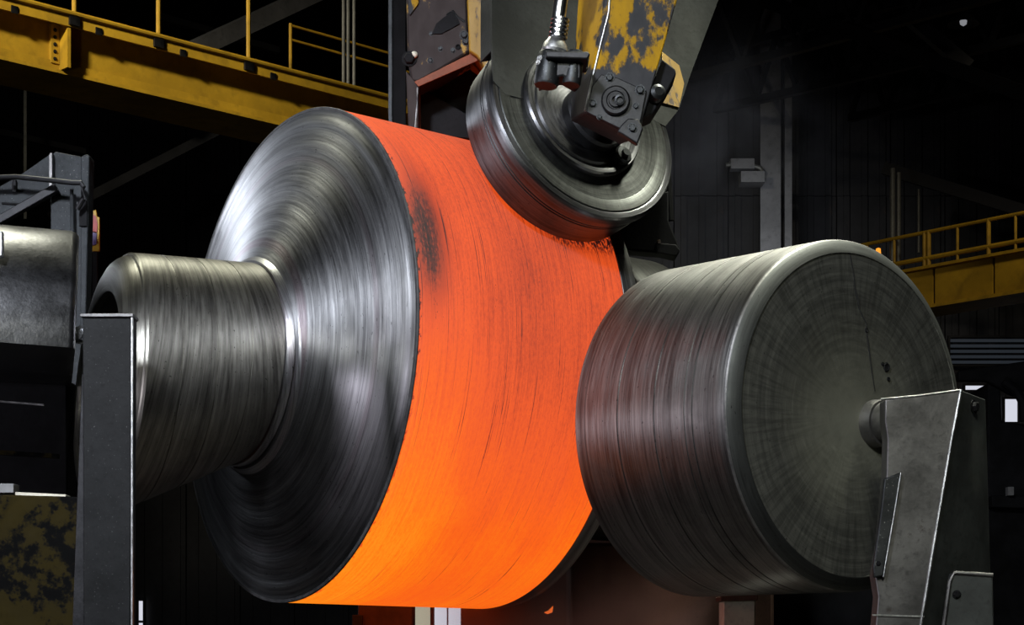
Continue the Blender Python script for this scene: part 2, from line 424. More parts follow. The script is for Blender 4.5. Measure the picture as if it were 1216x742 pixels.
M_PANE = emit('daylight_pane', (0.86, 0.88, 1.0), 0.75)
M_PANE2 = emit('daylight_pane_warm', (0.85, 0.80, 0.60), 0.45)
M_LOUVRE = emit('daylight_louvre', (0.45, 0.55, 0.70), 0.035)
M_SIGNY = plain_steel('sign_yellow', (0.40, 0.24, 0.005), rough=0.5, metal=0.0, var=0.15)
M_SIGNR = plain_steel('sign_red', (0.25, 0.02, 0.015), rough=0.5, metal=0.0, var=0.2)
M_SIGNP = plain_steel('sign_violet', (0.08, 0.05, 0.16), rough=0.5, metal=0.0, var=0.2)
M_AMBER = emit('amber_lamp', (1.0, 0.35, 0.03), 1.2)
M_LAMP = emit('lamp_glow', (0.9, 0.92, 1.0), 0.25)
M_EMBER = emit('ember_glow', (1.0, 0.16, 0.02), 0.7)
M_SCALE = plain_steel('black_mill_scale', (0.035, 0.034, 0.036), rough=0.62, metal=0.3, var=0.5, scale=14)
M_CRACK = plain_steel('crack_dirt', (0.012, 0.012, 0.012), rough=0.8, metal=0.0, var=0.2)

# ------------------------------------------------------------------ bolts
def bolt_mesh():
    bm = NB()
    prof = [(0, 0.0), (1.25, 0.0), (1.25, 0.18), (0.98, 0.2)]
    a = lathe_bm([(0, 0.0), (1.3, 0.0), (1.3, 0.2), (0, 0.2)], 16)
    me = bpy.data.meshes.new('tmp'); a.to_mesh(me); a.free(); bm.from_mesh(me)
    a = lathe_bm([(0, 0.2), (0.95, 0.2), (0.95, 0.75), (0.75, 0.9), (0, 0.9)], 6)
    a.to_mesh(me); a.free(); bm.from_mesh(me); bpy.data.meshes.remove(me)
    bmesh.ops.recalc_face_normals(bm, faces=bm.faces)
    me = bpy.data.meshes.new('bolt'); bm.to_mesh(me); bm.free()
    for p in me.polygons: p.use_smooth = True
    me.set_sharp_from_angle(angle=0.5)
    return me
BOLT = {}
def bolt(parent, pos, direction, r, m=None, name='bolt'):
    m = m or M_DARK
    if m.name not in BOLT:
        me = bolt_mesh(); me.materials.append(m); BOLT[m.name] = me
    o = bpy.data.objects.new(name, BOLT[m.name]); COL.objects.link(o)
    o.scale = (r, r, r); o.rotation_euler = axis_rot(direction).to_euler()
    o.location = Vector(pos) - world_loc(parent); o.parent = parent
    return o

# ================================================================== THE HALL
WALLY = 46.0
XL, XR = -26.0, 26.0
ZT = 19.0
b = NB(); box(b, (XL, -8, -0.3), (XR, WALLY+0.5, 0.0)); struct('floor', b, M_FLOOR)
b = NB(); box(b, (XL, -8, ZT), (XR, WALLY+0.5, ZT+0.3)); struct('ceiling', b, M_ROOF)
b = NB(); box(b, (XL-0.3, -8, 0), (XL, WALLY+0.5, ZT)); struct('wall_left', b, M_WALL)
b = NB(); box(b, (XR, -8, 0), (XR+0.3, WALLY+0.5, ZT)); struct('wall_right', b, M_WALL)
b = NB(); box(b, (XL, -8.3, 0), (XR, -8.0, ZT)); struct('wall_front', b, M_WALL)
b = NB(); box(b, (XL, WALLY+0.2, 0), (XR, WALLY+0.5, ZT)); wb = struct('wall_back', b, M_WALL)
# ribbed sheets of the back wall, each a piece of its own
def sheet_bm(wd, z0, z1):
    bm = NB(); box(bm, (0, 0, z0), (wd-0.03, 0.1, z1))
    for k in range(3):
        x = (k+0.5)*wd/3; box(bm, (x-0.07, -0.06, z0), (x+0.07, 0.0, z1))
    return bm
wbl = world_loc(wb)
protos = []
for (z0, z1) in ((0, 6.2), (6.22, 12.4), (12.42, ZT-0.05)):
    me = bpy.data.meshes.new('wall_sheet'); bm = sheet_bm(1.3, z0, z1)
    bmesh.ops.recalc_face_normals(bm, faces=bm.faces); bm.to_mesh(me); bm.free(); me.materials.append(M_WALL); protos.append(me)
x = -13.0; k = 0
while x < 13.5:
    for me in protos:
        o = bpy.data.objects.new('wall_sheet', me); COL.objects.link(o); o.parent = wb
        o.location = Vector((x, WALLY+0.06+random.uniform(-0.03, 0.02), 0)) - wbl
    x += 1.3

# ------------------------------------------------------------------ windows and daylight gaps in the back wall
def window(idx, px0, px1, py0, py1, mat, Y=WALLY-0.12, bars=0, horiz=False):
    a = P(px0, py1, Y); c = P(px1, py0, Y); f = 0.05
    bm = NB()
    box(bm, (a.x-f, Y-0.05, a.z-f), (c.x+f, Y+0.05, a.z)); box(bm, (a.x-f, Y-0.05, c.z), (c.x+f, Y+0.05, c.z+f))
    box(bm, (a.x-f, Y-0.05, a.z), (a.x, Y+0.05, c.z)); box(bm, (c.x, Y-0.05, a.z), (c.x+f, Y+0.05, c.z))
    fr = struct('window_%d' % idx, bm, M_TRUSS)
    n = bars+1
    for k in range(n):
        bm = NB()
        if horiz:
            h = (c.z-a.z)/n; box(bm, (a.x, Y, a.z+k*h+0.03), (c.x, Y+0.03, a.z+(k+1)*h-0.03))
        else:
            d = (c.x-a.x)/n; box(bm, (a.x+k*d+0.02*(n > 1), Y, a.z), (a.x+(k+1)*d-0.02*(n > 1), Y+0.03, c.z))
        obj('pane', bm, mat, fr)
    return fr
window(1, 490, 511, 716, 764, M_PANE2)
window(2, 515, 548, 716, 764, M_PANE, bars=1)
window(3, 725, 730, 722, 738, M_PANE)
window(4, 165, 170, 712, 764, M_PANE, bars=1, horiz=True)
window(5, 1146, 1170, 458, 463, M_PANE)
window(6, 1193, 1208, 474, 501, M_PANE)
window(7, 1128, 1222, 401, 433, M_LOUVRE, bars=4, horiz=True)

# ------------------------------------------------------------------ hall columns
def hall_column(px0, px1, Y, label, mat, ztop=ZT):
    a = P(px0, 0, Y).x; c = P(px1, 0, Y).x; w_ = c-a
    r = thing('hall_column', label, 'column', ((a+c)/2, Y, 0))
    b = NB(); box(b, (a, Y, 0), (a+w_*0.62, Y+0.08, ztop)); obj('flange', b, mat, r)
    b = NB(); box(b, (a+w_*0.24, Y+0.08, 0), (a+w_*0.34, Y+0.5, ztop)); obj('web', b, mat, r)
    b = NB(); box(b, (a+w_*0.78, Y+0.2, 0), (c, Y+0.3, ztop)); obj('back_flange', b, mat, r)
    return r
hall_column(903, 942, 43.6, 'pale grey steel hall column standing behind the right roll in the haze', M_COLUMN)
r = thing('junction_box', 'cluster of grey cable boxes fixed beside the pale hall column', 'box', P(890, 215, 43.2))
b = NB(); box(b, tuple(P(868, 200, 43.3)), tuple(P(896, 188, 43.3)+Vector((0, 0.3, 0)))); obj('upper_box', b, M_COLUMN, r)
b = NB(); box(b, tuple(P(880, 216, 43.1)), tuple(P(908, 203, 43.1)+Vector((0, 0.52, 0)))); obj('lower_box', b, M_COLUMN, r)
b = NB(); tube(b, [P(862, 196, 43.4), P(880, 193, 43.4), P(902, 199, 43.4), P(906, 204, 43.4)], 0.05); obj('conduit', b, M_PIPE, r)
PG = 'thin vertical pipes by the right walkway'
for (px, y0, y1, Y, r_, lab) in ((1060, 200, 330, 40.6, 0.055, 'left of the pair of thin vertical pipes above the right walkway'),
                                (1067, 205, 330, 40.7, 0.05, 'right of the pair of thin vertical pipes above the right walkway'),
                                (1091, 225, 300, 42.0, 0.03, 'short thin vertical pipe standing right of the pipe pair by the walkway')):
    b = NB(); tube(b, [P(px, y1, Y), P(px, y0, Y)], r_, 10); tag(obj('pipe', b, M_PIPE), lab, 'pipe', PG)

# ------------------------------------------------------------------ roof trusses, upper right and left
def truss(label, a0, a1, Y, h, n, wd=0.16):
    """Lattice girder between two picture points of its lower chord, set at depths Y[0]..Y[1]."""
    A = P(*a0, Y[0]); B = P(*a1, Y[1]); up = Vector((0, 0, h))
    r = thing('roof_truss', label, 'truss', (A+B)/2, 'roof trusses at upper right')
    b = NB(); bar(b, A, B, wd, wd); obj('lower_chord', b, M_TRUSS, r)
    b = NB(); bar(b, A+up, B+up, wd, wd); obj('upper_chord', b, M_TRUSS, r)
    for k in range(n):
        p = A.lerp(B, k/n); q = A.lerp(B, (k+0.5)/n)+up; s = A.lerp(B, (k+1)/n)
        for e, f in ((p, q), (q, s)):
            b = NB(); bar(b, e, f, wd*0.6, wd*0.6); obj('brace', b, M_TRUSS, r)
    return r
truss('dark roof truss highest at upper right, rising towards the right corner', (820, 92), (1240, -20), (39, 34), 1.5, 6)
truss('dark roof truss below the lamp at upper right', (850, 130), (1240, 40), (43, 36), 1.3, 7)
truss('lowest dark roof truss at right, just over the yellow walkway', (1010, 140), (1240, 85), (43, 38), 1.2, 5)
for (p0, p1, Y0, Y1, lab) in (((905, 0), (1235, 118), 38, 33, 'long dark roof purlin sloping down to the right edge at top right'),
                              ((1080, 20), (1150, 80), 37, 37, 'short dark diagonal strut left of the roof lamp'),
                              ((1050, 200), (1230, 255), 42.5, 41, 'dark sagging beam above the right walkway rail')):
    b = NB(); bar(b, P(*p0, Y0), P(*p1, Y1), 0.22, 0.26); tag(obj('roof_beam', b, M_TRUSS), lab, 'beam', 'dark roof beams')
r = thing('bay_lamp', 'small dim bay lamp hanging in the dark roof at upper right', 'lamp', P(1144, 30, 36))
lathe('shade', [(0.06, 0.25), (0.12, 0.2), (0.30, 0.0), (0.28, 0.0), (0.10, 0.18), (0.05, 0.2)], P(1144, 29, 36), (0, 0, 1), M_TRUSS, r, 24, True)
lathe('bulb', [(0, -0.02), (0.06, 0.02), (0.07, 0.08), (0.0, 0.14)], P(1144, 30, 36), (0, 0, 1), M_LAMP, r, 16)
b = NB(); tube(b, [P(1144, 14, 36), P(1144, -40, 36)], 0.015, 6); obj('hanger', b, M_TRUSS, r)
for (p0, p1, Y0, Y1, wd, lab) in (((170, 87), (400, -20), 33, 37, 0.30, 'dark diagonal roof brace crossing above the left crane girder'),
                                  ((190, 20), (330, 60), 36, 38, 0.12, 'thin dark roof tie behind the left girder railing'),
                                  ((-20, 152), (100, 180), 33, 35, 0.10, 'thin dim conduit on the dark wall under the left girder'),
                                  ((60, 257), (290, 139), 34, 36, 0.16, 'reddish dark brace under the left girder beside the cone')):
    b = NB(); bar(b, P(*p0, Y0), P(*p1, Y1), wd, wd); tag(obj('roof_beam', b, M_TRUSS if wd < 0.3 else M_COLUMN), lab, 'beam', 'dark roof beams')
b = NB(); tube(b, [Vector((P(30, 96, 33).x, 33, ZT)), P(30, 260, 33)], 0.03, 6); tag(obj('cable', b, M_PIPE), 'thin vertical cable hanging below the left girder', 'cable')

# ------------------------------------------------------------------ crane girder at upper left
def frame_along(origin, d):
    d = Vector(d).normalized(); n = Vector((d.y, -d.x, 0))      # n: towards the eye
    M = Matrix((d, -n, Vector((0, 0, 1)))).transposed().to_4x4(); M.translation = origin
    return M
def along(fr, px, off=0.0):
    """Local x at which the line (shifted by off towards depth) is seen at column px."""
    k = (px-608.0)/F; o = fr @ Vector((0, off, 0)); d = fr.to_3x3() @ Vector((1, 0, 0))
    return (k*o.y - o.x)/(d.x - k*d.y)
fr = frame_along(P(0, 68, 26.0), (1.027, 1, 0))
x0, x1 = -15.0, along(fr, 770)
gr = thing('crane_girder', 'yellow overhead crane girder with railing at upper left', 'girder', fr.translation)
b = NB(); fbox(b, fr, (x0, x1), (0.06, 0.98), (0.02, 0.70)); obj('web', b, M_GIRDER, gr)
b = NB(); fbox(b, fr, (x0, x1), (-0.02, 1.06), (-0.03, 0.02)); obj('bottom_flange', b, M_GIRDER, gr)
b = NB(); fbox(b, fr, (x0, x1), (-0.22, 1.30), (0.70, 0.74)); obj('walkway_plate', b, M_GIRDER, gr)
b = NB(); fbox(b, fr, (x0, x1), (-0.22, -0.19), (0.58, 0.70)); obj('edge_beam', b, M_GIRDER, gr)
b = NB(); tube(b, [fr @ Vector((x0, -0.25, 0.76)), fr @ Vector((x1, -0.25, 0.76))], 0.035, 8); obj('toe_rail', b, M_GIRDER, gr)
b = NB(); fbox(b, fr, (x0, x1), (0.02, 0.06), (0.02, 0.14)); obj('doubler_plate', b, M_GIRDER, gr)
for px in (-320, -120, 73, 560):
    xx = along(fr, px)
    b = NB(); fbox(b, fr, (xx-0.025, xx+0.025), (-0.20, 0.06), (0.02, 0.66)); s = obj('stiffener', b, M_GIRDER, gr)
    b = NB(); fbox(b, fr, (xx-0.16, xx-0.03), (0.00, 0.06), (0.10, 0.64)); sp_ = obj('splice_plate', b, M_GIRDER, gr)
    for q in range(5):
        bolt(sp_, fr @ Vector((xx-0.10, 0.0, 0.16+q*0.1)), -(fr.to_3x3() @ Vector((0, 1, 0))), 0.022, M_DARK)
for i, px in enumerate((-330, -215, -110, -12, 88, 188, 295)):
    xx = along(fr, px, -0.2)
    b = NB(); tube(b, [fr @ Vector((xx, -0.2, 0.60)), fr @ Vector((xx, -0.2, 2.05))], 0.034, 8); obj('rail_post', b, M_GIRDER, gr)
    b = NB(); fbox(b, fr, (xx-0.10, xx+0.06), (-0.26, -0.22), (0.60, 0.72)); obj('post_clamp', b, M_DARK, gr)
    for px2 in ((px+28,) if -120 < px < 400 else ()):
        xb = along(fr, px2, -0.2)
        b = NB(); fbox(b, fr, (xb-0.05, xb+0.05), (-0.24, -0.22), (0.56, 0.66)); obj('cable_clip', b, M_DARK, gr)
b = NB(); tube(b, [fr @ Vector((x0, -0.2, 2.02)), fr @ Vector((along(fr, 297, -0.2), -0.2, 2.02))], 0.028, 8); obj('hand_rail', b, M_GIRDER, gr)
# rear railing, seen beyond the walkway
rr = thing('rear_railing', 'thin yellow railing on the far side of the left girder walkway', 'railing', fr @ Vector((along(fr, 345, 1.2), 1.2, 0.74)))
xa, xb = along(fr, 345, 1.2), along(fr, 765, 1.2)
yr_ = (fr @ Vector((xa, 1.2, 0))).y
hh = [P(345, q, yr_).z - fr.translation.z for q in (47, 30)]
for h in hh:
    b = NB(); tube(b, [fr @ Vector((xa, 1.2, h)), fr @ Vector((xb, 1.2, h))], 0.022, 8); obj('rail', b, M_GIRDER, rr)
for px in (345, 560, 762):
    xx = along(fr, px, 1.2)
    b = NB(); tube(b, [fr @ Vector((xx, 1.2, 0.74)), fr @ Vector((xx, 1.2, hh[1]+0.03))], 0.028, 8); obj('post', b, M_GIRDER, rr)
PG = 'thin vertical pipes on the left girder'
for px, lab in ((408, 'leftmost of three thin vertical pipes on the left girder walkway'), (413.5, 'middle one of three thin vertical pipes on the left girder walkway'),
                (420.5, 'rightmost of three thin vertical pipes on the left girder walkway')):
    Y = 30.2; b = NB(); z = (fr.translation.z+0.74)
    p = P(px, 90, Y); tube(b, [(p.x, Y, z), (p.x, Y, z+4)], 0.028, 8); tag(obj('pipe', b, M_PIPE), lab, 'pipe', PG)

# ------------------------------------------------------------------ walkway at right
fr = frame_along(P(1216, 347, 38.0), (-0.868, 1, 0))
fr = Matrix((Vector((0.868, -1, 0)).normalized(), Vector((1, 0.868, 0)).normalized(), Vector((0, 0, 1)))).transposed().to_4x4()
fr.translation = P(1216, 347, 38.0)                       # local x towards the right of the picture, local y away
x0, x1 = along(fr, 890), 19.0
gw = thing('walkway', 'yellow plated walkway with pipe railing at right edge', 'walkway', fr.translation)
js = [along(fr, p) for p in (890, 940, 985, 1040, 1109, 1180, 1258, 1345, 1440)] + [13.0, 16.0, 19.0]
for a, c in zip(js[:-1], js[1:]):
    b = NB(); fbox(b, fr, (a+0.03, c-0.03), (0.0, 0.05), (0.05, 0.80)); obj('side_panel', b, M_GIRDER, gw)
b = NB(); fbox(b, fr, (x0, x1), (0.05, 0.15), (0.03, 0.80)); obj('girder_web', b, M_BLACK, gw)
b = NB(); fbox(b, fr, (x0, x1), (-0.10, 0.9), (-0.02, 0.05)); obj('bottom_flange', b, M_GIRDER, gw)
b = NB(); fbox(b, fr, (x0, x1), (-0.12, 0.9), (0.80, 0.86)); obj('deck', b, M_GIRDER, gw)
for h in (1.02, 1.56):
    b = NB(); tube(b, [fr @ Vector((x0, -0.05, h)), fr @ Vector((x1, -0.05, h))], 0.04 if h > 1.5 else 0.05, 8); obj('rail', b, M_GIRDER, gw)
for px in (1030, 1062, 1098, 1103, 1137, 1174, 1206, 1240, 1290, 1350, 1420, 1500):
    xx = along(fr, px, -0.05)
    b = NB(); tube(b, [fr @ Vector((xx, -0.05, 0.84)), fr @ Vector((xx, -0.05, 1.58))], 0.045 if px in (1098, 1103, 1174) else 0.03, 8); obj('post', b, M_GIRDER, gw)
r = thing('amber_beacon', 'tiny amber beacon glowing at left end of the right walkway', 'beacon', P(1043, 303, 41))
lathe('lens', [(0, 0.16), (0.05, 0.14), (0.06, 0.0), (0, 0.0)], P(1043, 303, 41), (0, 0, 1), M_AMBER, r, 16)
lathe('base', [(0, 0.0), (0.08, 0.0), (0.08, -0.12), (0, -0.12)], P(1043, 303, 41), (0, 0, 1), M_BLACK, r, 16)

# dark machinery in the right background
r = thing('mill_stand', 'black mill stand silhouetted against the window at far right', 'machine', (P(1185, 0, 20).x, 20, 0))
b = NB(); plate_px(b, [(1138, 440), (1235, 426), (1235, 455), (1205, 470), (1172, 452), (1138, 452)], 20, 0.12); obj('top_beam', b, M_BLACK, r, 0.02)
b = NB(); plate_px(b, [(1173, 454), (1188, 458), (1190, 500), (1235, 506), (1235, 770), (1172, 770)], 20.1, 0.8); obj('housing', b, M_BLACK, r, 0.02)
b = NB(); tube(b, [P(1192, 452, 19.9), P(1206, 462, 19.9), P(1215, 478, 19.9), P(1216, 500, 19.9)], 0.05, 8); obj('hose', b, M_BLACK, r)
b = NB(); plate_px(b, [(1178, 588), (1235, 590), (1235, 604), (1178, 602)], 19.9, 0.2); obj('ledge', b, M_BLACK, r, 0.01)
b = NB(); plate_px(b, [(1197, 578), (1204, 578), (1204, 588), (1197, 588)], 19.8, 0.1); obj('name_plate', b, M_COLUMN, r)

# ================================================================== THE MAIN ROLL
A1 = Vector((0.82697, 0.56128, -0.03279)).normalized()
C1 = P(343.7, 424.4, 9.4)
mr = thing('hot_roll', 'huge forged steel roll with glowing orange band and grey turned cone face', 'roll', C1 - Vector((0, 0, 1.3)))
prof = [(1.192, 0.012), (1.198, 0.004), (1.200, 0.010)]
band = [(1.15, 0.006), (1.186, 0.004), (1.196, 0.010), (1.2, 0.02)] + [(1.2-0.020*k/24, 0.02+1.15*k/24) for k in range(1, 25)] + [(1.15, 1.172)]
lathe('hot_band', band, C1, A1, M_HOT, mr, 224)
# cone face, stepped by the turning tool
fp = []
def cone_z(r): # concave cone from rim to neck
    t = (1.185-r)/(1.185-0.46)
    return -0.235*(0.62*t + 0.38*t*t)
steps = [1.185, 1.150, 1.148, 1.112, 1.109, 1.085, 1.04, 1.036, 0.985, 0.981, 0.93, 0.88, 0.876, 0.83, 0.79, 0.786, 0.74, 0.70, 0.695, 0.65, 0.61, 0.605, 0.58, 0.52, 0.46, 0.40]
off = 0.0
fp.append((1.188, -0.0005))
last = None
for r_ in steps:
    if last is not None and last-r_ < 0.006: off = -0.001 if off == 0 else 0.0
    fp.append((r_, cone_z(r_)+off)); last = r_
lathe('rim_edge', [(1.198, 0.013), (1.2025, 0.011), (1.2025, 0.004), (1.2005, 0.001), (1.187, -0.0008)], C1, A1, M_SCALE, mr, 224)
lathe('cone_face', fp, C1, A1, M_FACE, mr, 224, ang=28)
# neck: swept from its open end to the root of the cone, with raised collars at the root
Jc = P(290, 430, 9.27); Ec = P(134, 458, 8.86)
Ja = A1.copy(); Ea = Vector((math.cos(math.radians(24.5)), math.sin(math.radians(24.5)), -0.075)).normalized()
def sweep(name, rows, m, parent, n=160):
    """rows = (t, along, radius): t places the ring between the open end (0) and the root (1), along shifts it along the axis."""
    R0 = axis_rot((Ja+Ea).normalized()); inv = R0.transposed(); org = (Jc+Ec)/2
    bm = NB(); rings = []
    for t, dz, rad in rows:
        c = Ec.lerp(Jc, t); a = Ea.lerp(Ja, t).normalized(); R = axis_rot(a)
        rings.append([bm.verts.new(inv @ (c + a*dz + R @ Vector((rad*math.cos(2*PI*k/n), rad*math.sin(2*PI*k/n), 0)) - org)) for k in range(n)])
    for A, B in zip(rings[:-1], rings[1:]):
        for k in range(n): bm.faces.new((A[k], A[(k+1) % n], B[(k+1) % n], B[k]))
    bmesh.ops.recalc_face_normals(bm, faces=bm.faces)
    me = bpy.data.meshes.new(name); bm.to_mesh(me); bm.free(); me.materials.append(m)
    o = bpy.data.objects.new(name, me); COL.objects.link(o); finish(me, ang=28)
    o.rotation_euler = R0.to_euler(); o.location = org - world_loc(parent); o.parent = parent
    return o
rE, rJ = 0.612, 0.475
def rt(t): return rE + (rJ-rE)*t
rows = [(0, 0.30, 0.41), (0, -0.02, 0.41), (0, -0.05, 0.415), (0, -0.068, 0.425), (0, -0.074, 0.44), (0, -0.074, 0.49), (0, -0.066, 0.53), (0, -0.05, 0.562), (0, -0.03, 0.582), (0, -0.012, 0.592), (0, -0.004, 0.596), (0, 0.002, 0.606), (0, 0.012, 0.612)]
for k in range(1, 22):
    t = 0.12 + k*0.04
    g_ = 0.003 if k in (3, 9, 15) else 0.0
    if g_: rows += [(t-0.004, 0, rt(t)), (t-0.003, 0, rt(t)-g_), (t+0.003, 0, rt(t)-g_), (t+0.004, 0, rt(t))]
    else: rows.append((t, 0, rt(t)))
sweep('neck', rows, M_NECK, mr)
ring = [(0.965, 0, rt(0.965)-0.02), (0.968, 0, rt(0.97)+0.012), (0.985, 0, rt(0.985)+0.024), (1.01, 0, rt(1.0)+0.030), (1.02, 0, rt(1.0)+0.018), (1.024, 0, rt(1.0)+0.018),
        (1.03, 0, rt(1.0)+0.045), (1.06, 0, rt(1.0)+0.065), (1.10, 0, rt(1.0)+0.085), (1.14, 0, rt(1.0)+0.12), (1.16, 0, rt(1.0)+0.16)]
sweep('root_collar', ring, M_FACE, mr)
lathe('bore_plug', [(0, 0.0), (0.06, 0.0), (0.06, 0.03), (0.30, 0.04), (0.415, 0.04)], Ec + Ea*0.2, Ea, M_BLACK, mr, 48)
# far side of the roll
lathe('back_flange', [(1.10, 1.170), (1.172, 1.176), (1.176, 1.18), (1.176, 1.26), (1.16, 1.275), (0.9, 1.33), (0.75, 1.36)], C1, A1, M_ROLL, mr, 160)
lathe('back_neck', [(0.72, 1.30), (0.80, 1.36), (0.772, 1.40), (0.770, 2.05), (0.75, 2.07), (0.3, 2.08), (0, 2.08)], C1, A1, M_BACK, mr, 128)
# bearing pedestal carrying the far neck, hidden low behind the rolls
pb = C1 + A1*2.3
r = thing('bearing_pedestal', 'dark pedestal under the far neck of the hot roll', 'pedestal', (pb.x, pb.y, 0))
b = NB(); box(b, (pb.x-0.5, pb.y-0.35, 0), (pb.x+0.6, pb.y+0.4, pb.z-0.78)); obj('pillar', b, M_RUST, r, 0.02)

# ================================================================== RIGHT ROLL
Y2 = 8.3; k2 = Y2/8.0
A2 = Vector((math.cos(2.2497), math.sin(2.2497), 0.010)).normalized()
C2 = P(1013.5, 494.0, Y2); R2 = 0.733*k2; RF2 = 0.743*k2; L2 = 0.92*k2
rr2 = thing('side_roll', 'dark steel cylindrical roll with chamfered cracked face at right', 'roll', C2 - Vector((0, 0, 0.9)))
tp = [(R2-0.005, 0.024), (R2, 0.032)]
for k in range(1, 20):
    z = 0.032 + (L2-0.04)*k/20; rad = R2 + (RF2-R2)*k/20
    if k in (4, 5, 9, 14): tp += [(rad, z-0.004), (rad-0.0035, z-0.003), (rad-0.0035, z+0.003), (rad, z+0.004)]
    else: tp.append((rad, z))
tp += [(RF2, L2-0.008), (RF2-0.012, L2), (0.3, L2), (0, L2)]
lathe('tread', tp, C2, A2, M_ROLL, rr2, 192)
lathe('worn_edge', [(R2+0.0002, 0.033), (R2-0.001, 0.028), (R2-0.0055, 0.0232), (R2-0.0065, 0.022)], C2, A2, M_BRKT, rr2, 192)
lathe('chamfer', [(R2-0.0055, 0.0225), (R2-0.008, 0.019), (R2-0.060, -0.009), (R2-0.064, -0.010)], C2, A2, M_CHAM, rr2, 192)
lathe('end_face', [(R2-0.061, -0.010), (R2-0.066, -0.006), (0.52, -0.004), (0.36, -0.006), (0.35, -0.003), (0.14, -0.004), (0, -0.004)], C2, A2, M_ROLLFACE, rr2, 160)
N2 = -A2
pf = C2 + N2*0.0065
def on_face(px, py, lift=0.0): return plane_hit(px, py, C2 + N2*(0.0062+lift), N2)
crack = [(1009, 299), (1011, 312), (1014, 326), (1015, 342), (1019, 356), (1020, 366), (1025, 377), (1029, 384), (1029, 394), (1031, 408), (1033, 424), (1035, 438), (1037, 452), (1039, 464)]
b = NB(); n = len(crack)
L_, R_ = [], []
for i, (x_, y_) in enumerate(crack):
    wd = 0.9 if i < n-4 else 0.6
    wd *= random.uniform(0.5, 1.2)
    L_.append(on_face(x_-wd, y_)); R_.append(on_face(x_+wd, y_))
prism(b, L_+R_[::-1], N2*0.0012); obj('crack', b, M_CRACK, rr2)
for (x_, y_, r_) in ((1053, 436, 0.017), (1048, 432, 0.007), (1055, 450, 0.008), (1029, 392, 0.009)):
    c_ = on_face(x_, y_)
    lathe('pit', [(0, 0.001), (r_*0.6, 0.001), (r_*0.8, 0.004), (r_, 0.004), (r_*1.25, 0.0)], c_, N2, M_BLACK, rr2, 20)
c_ = on_face(1039, 503)
lathe('axle', [(0.105, -0.01), (0.105, 0.02), (0.098, 0.05), (0.088, 0.052), (0.085, 0.30), (0, 0.30)], c_, N2, M_BRKT, rr2, 48)

# bracket carrying the right roll
YB = 7.72
br = thing('roll_bracket', 'grey wedge-shaped steel bracket carrying the axle of the right roll', 'bracket', (P(1105, 0, YB).x, YB+0.1, 0))
def pts(l, Y): return [P(x, y, Y) for x, y in l]
front = [(1051, 474), (1090, 470), (1141, 463), (1131, 520), (1122, 570), (1113, 625), (1104, 680), (1094, 742), (1084, 800), (1036, 800), (1040, 742), (1043, 708), (1040, 690), (1039, 683), (1046, 640), (1050, 600), (1053, 560), (1054, 520), (1051, 500)]
b = NB(); plate_px(b, front, YB, 0.12); obj('front_plate', b, M_BRKT, br, 0.006)
b = NB()
q0 = [P(1141, 463, YB+0.0), P(1170, 474, YB+0.34), P(1180, 800, YB+0.34), P(1084, 800, YB)]
prism(b, q0, (-0.02, 0.06, 0)); obj('side_plate', b, M_SIDE, br, 0.004)
b = NB()
ridge = [(1141, 463), (1131, 520), (1122, 570), (1113, 625), (1104, 680), (1094, 742), (1084, 800)]
tube(b, [P(x+random.uniform(-.6, .6), y, YB-0.002) for x, y in ridge], 0.007, 8); obj('worn_edge', b, M_BRIGHT, br)
b = NB(); tube(b, [P(1046, 474, YB), P(1090, 470, YB), P(1141, 463, YB)], 0.004, 8); obj('top_edge', b, M_BRIGHT, br)
b = NB(); plate_px(b, [(1050, 568), (1071, 560), (1068, 585), (1061, 615), (1055, 650), (1049, 684), (1038, 686), (1037, 672), (1043, 630), (1047, 600)], YB-0.025, 0.03); kp_ = obj('key_plate', b, M_GREY, br, 0.006)
b = NB(); tube(b, [P(1070, 561, YB-0.026), P(1062, 610, YB-0.026), P(1055, 650, YB-0.026), P(1049, 685, YB-0.026)], 0.0035, 8); obj('weld', b, M_BRIGHT, br)
b = NB(); plate_px(b, [(1130, 680), (1179, 684), (1182, 800), (1118, 800), (1121, 742)], YB-0.05, 0.05); fp_ = obj('foot_plate', b, M_SIDE, br, 0.006)
b = NB(); tube(b, [P(1179, 683, YB-0.05), P(1133, 680, YB-0.05), P(1128, 690, YB-0.05), P(1121, 742, YB-0.05), P(1116, 800, YB-0.05)], 0.009, 8); obj('foot_flange', b, M_BRKT, br)
bolt(fp_, P(1136, 706, YB-0.05), (0.1, -1, 0), 0.014, M_BLACK)
bolt(br, P(1156, 483, YB+0.15), (0.75, -0.66, 0), 0.022, M_BLACK)
bolt(kp_, P(1043, 669, YB-0.025), (0, -1, 0), 0.008, M_BLACK)
b = NB(); plate_px(b, [(1036, 729), (1098, 731), (1097, 733), (1036, 731)], YB-0.006, 0.01); obj('weld_seam', b, M_BRIGHT, br)

# ================================================================== UPPER ROLL, ITS ARM AND ITS YOKE
YU = 8.93; ku = YU/9.0
CU = P(694.8, 142.0, YU)
AU = Vector((math.cos(2.1855)*math.cos(-0.3275), math.sin(2.1855)*math.cos(-0.3275), math.sin(-0.3275)))
RU = 0.5217*ku; RUB = 0.4941*ku; LU = 0.274*ku
ur = thing('pressure_roll', 'dark steel pressure roll bearing down on the top of the orange band', 'roll', CU - Vector((0, 0, 0.55)))
tp = [(0.2, 0.052), (RU-0.012, 0.052), (RU-0.004, 0.056)]
for k in range(0, 13):
    z = 0.06 + (LU-0.072)*k/12; rad = RU - (RU-RUB)*(z/LU)
    if k in (2, 3): tp += [(rad, z-0.004), (rad-0.004, z-0.003), (rad-0.004, z+0.003), (rad, z+0.004)]
    else: tp.append((rad, z))
tp += [(RUB-0.01, LU), (0.2, LU)]
lathe('tread', tp, CU, AU, M_UP, ur, 160)
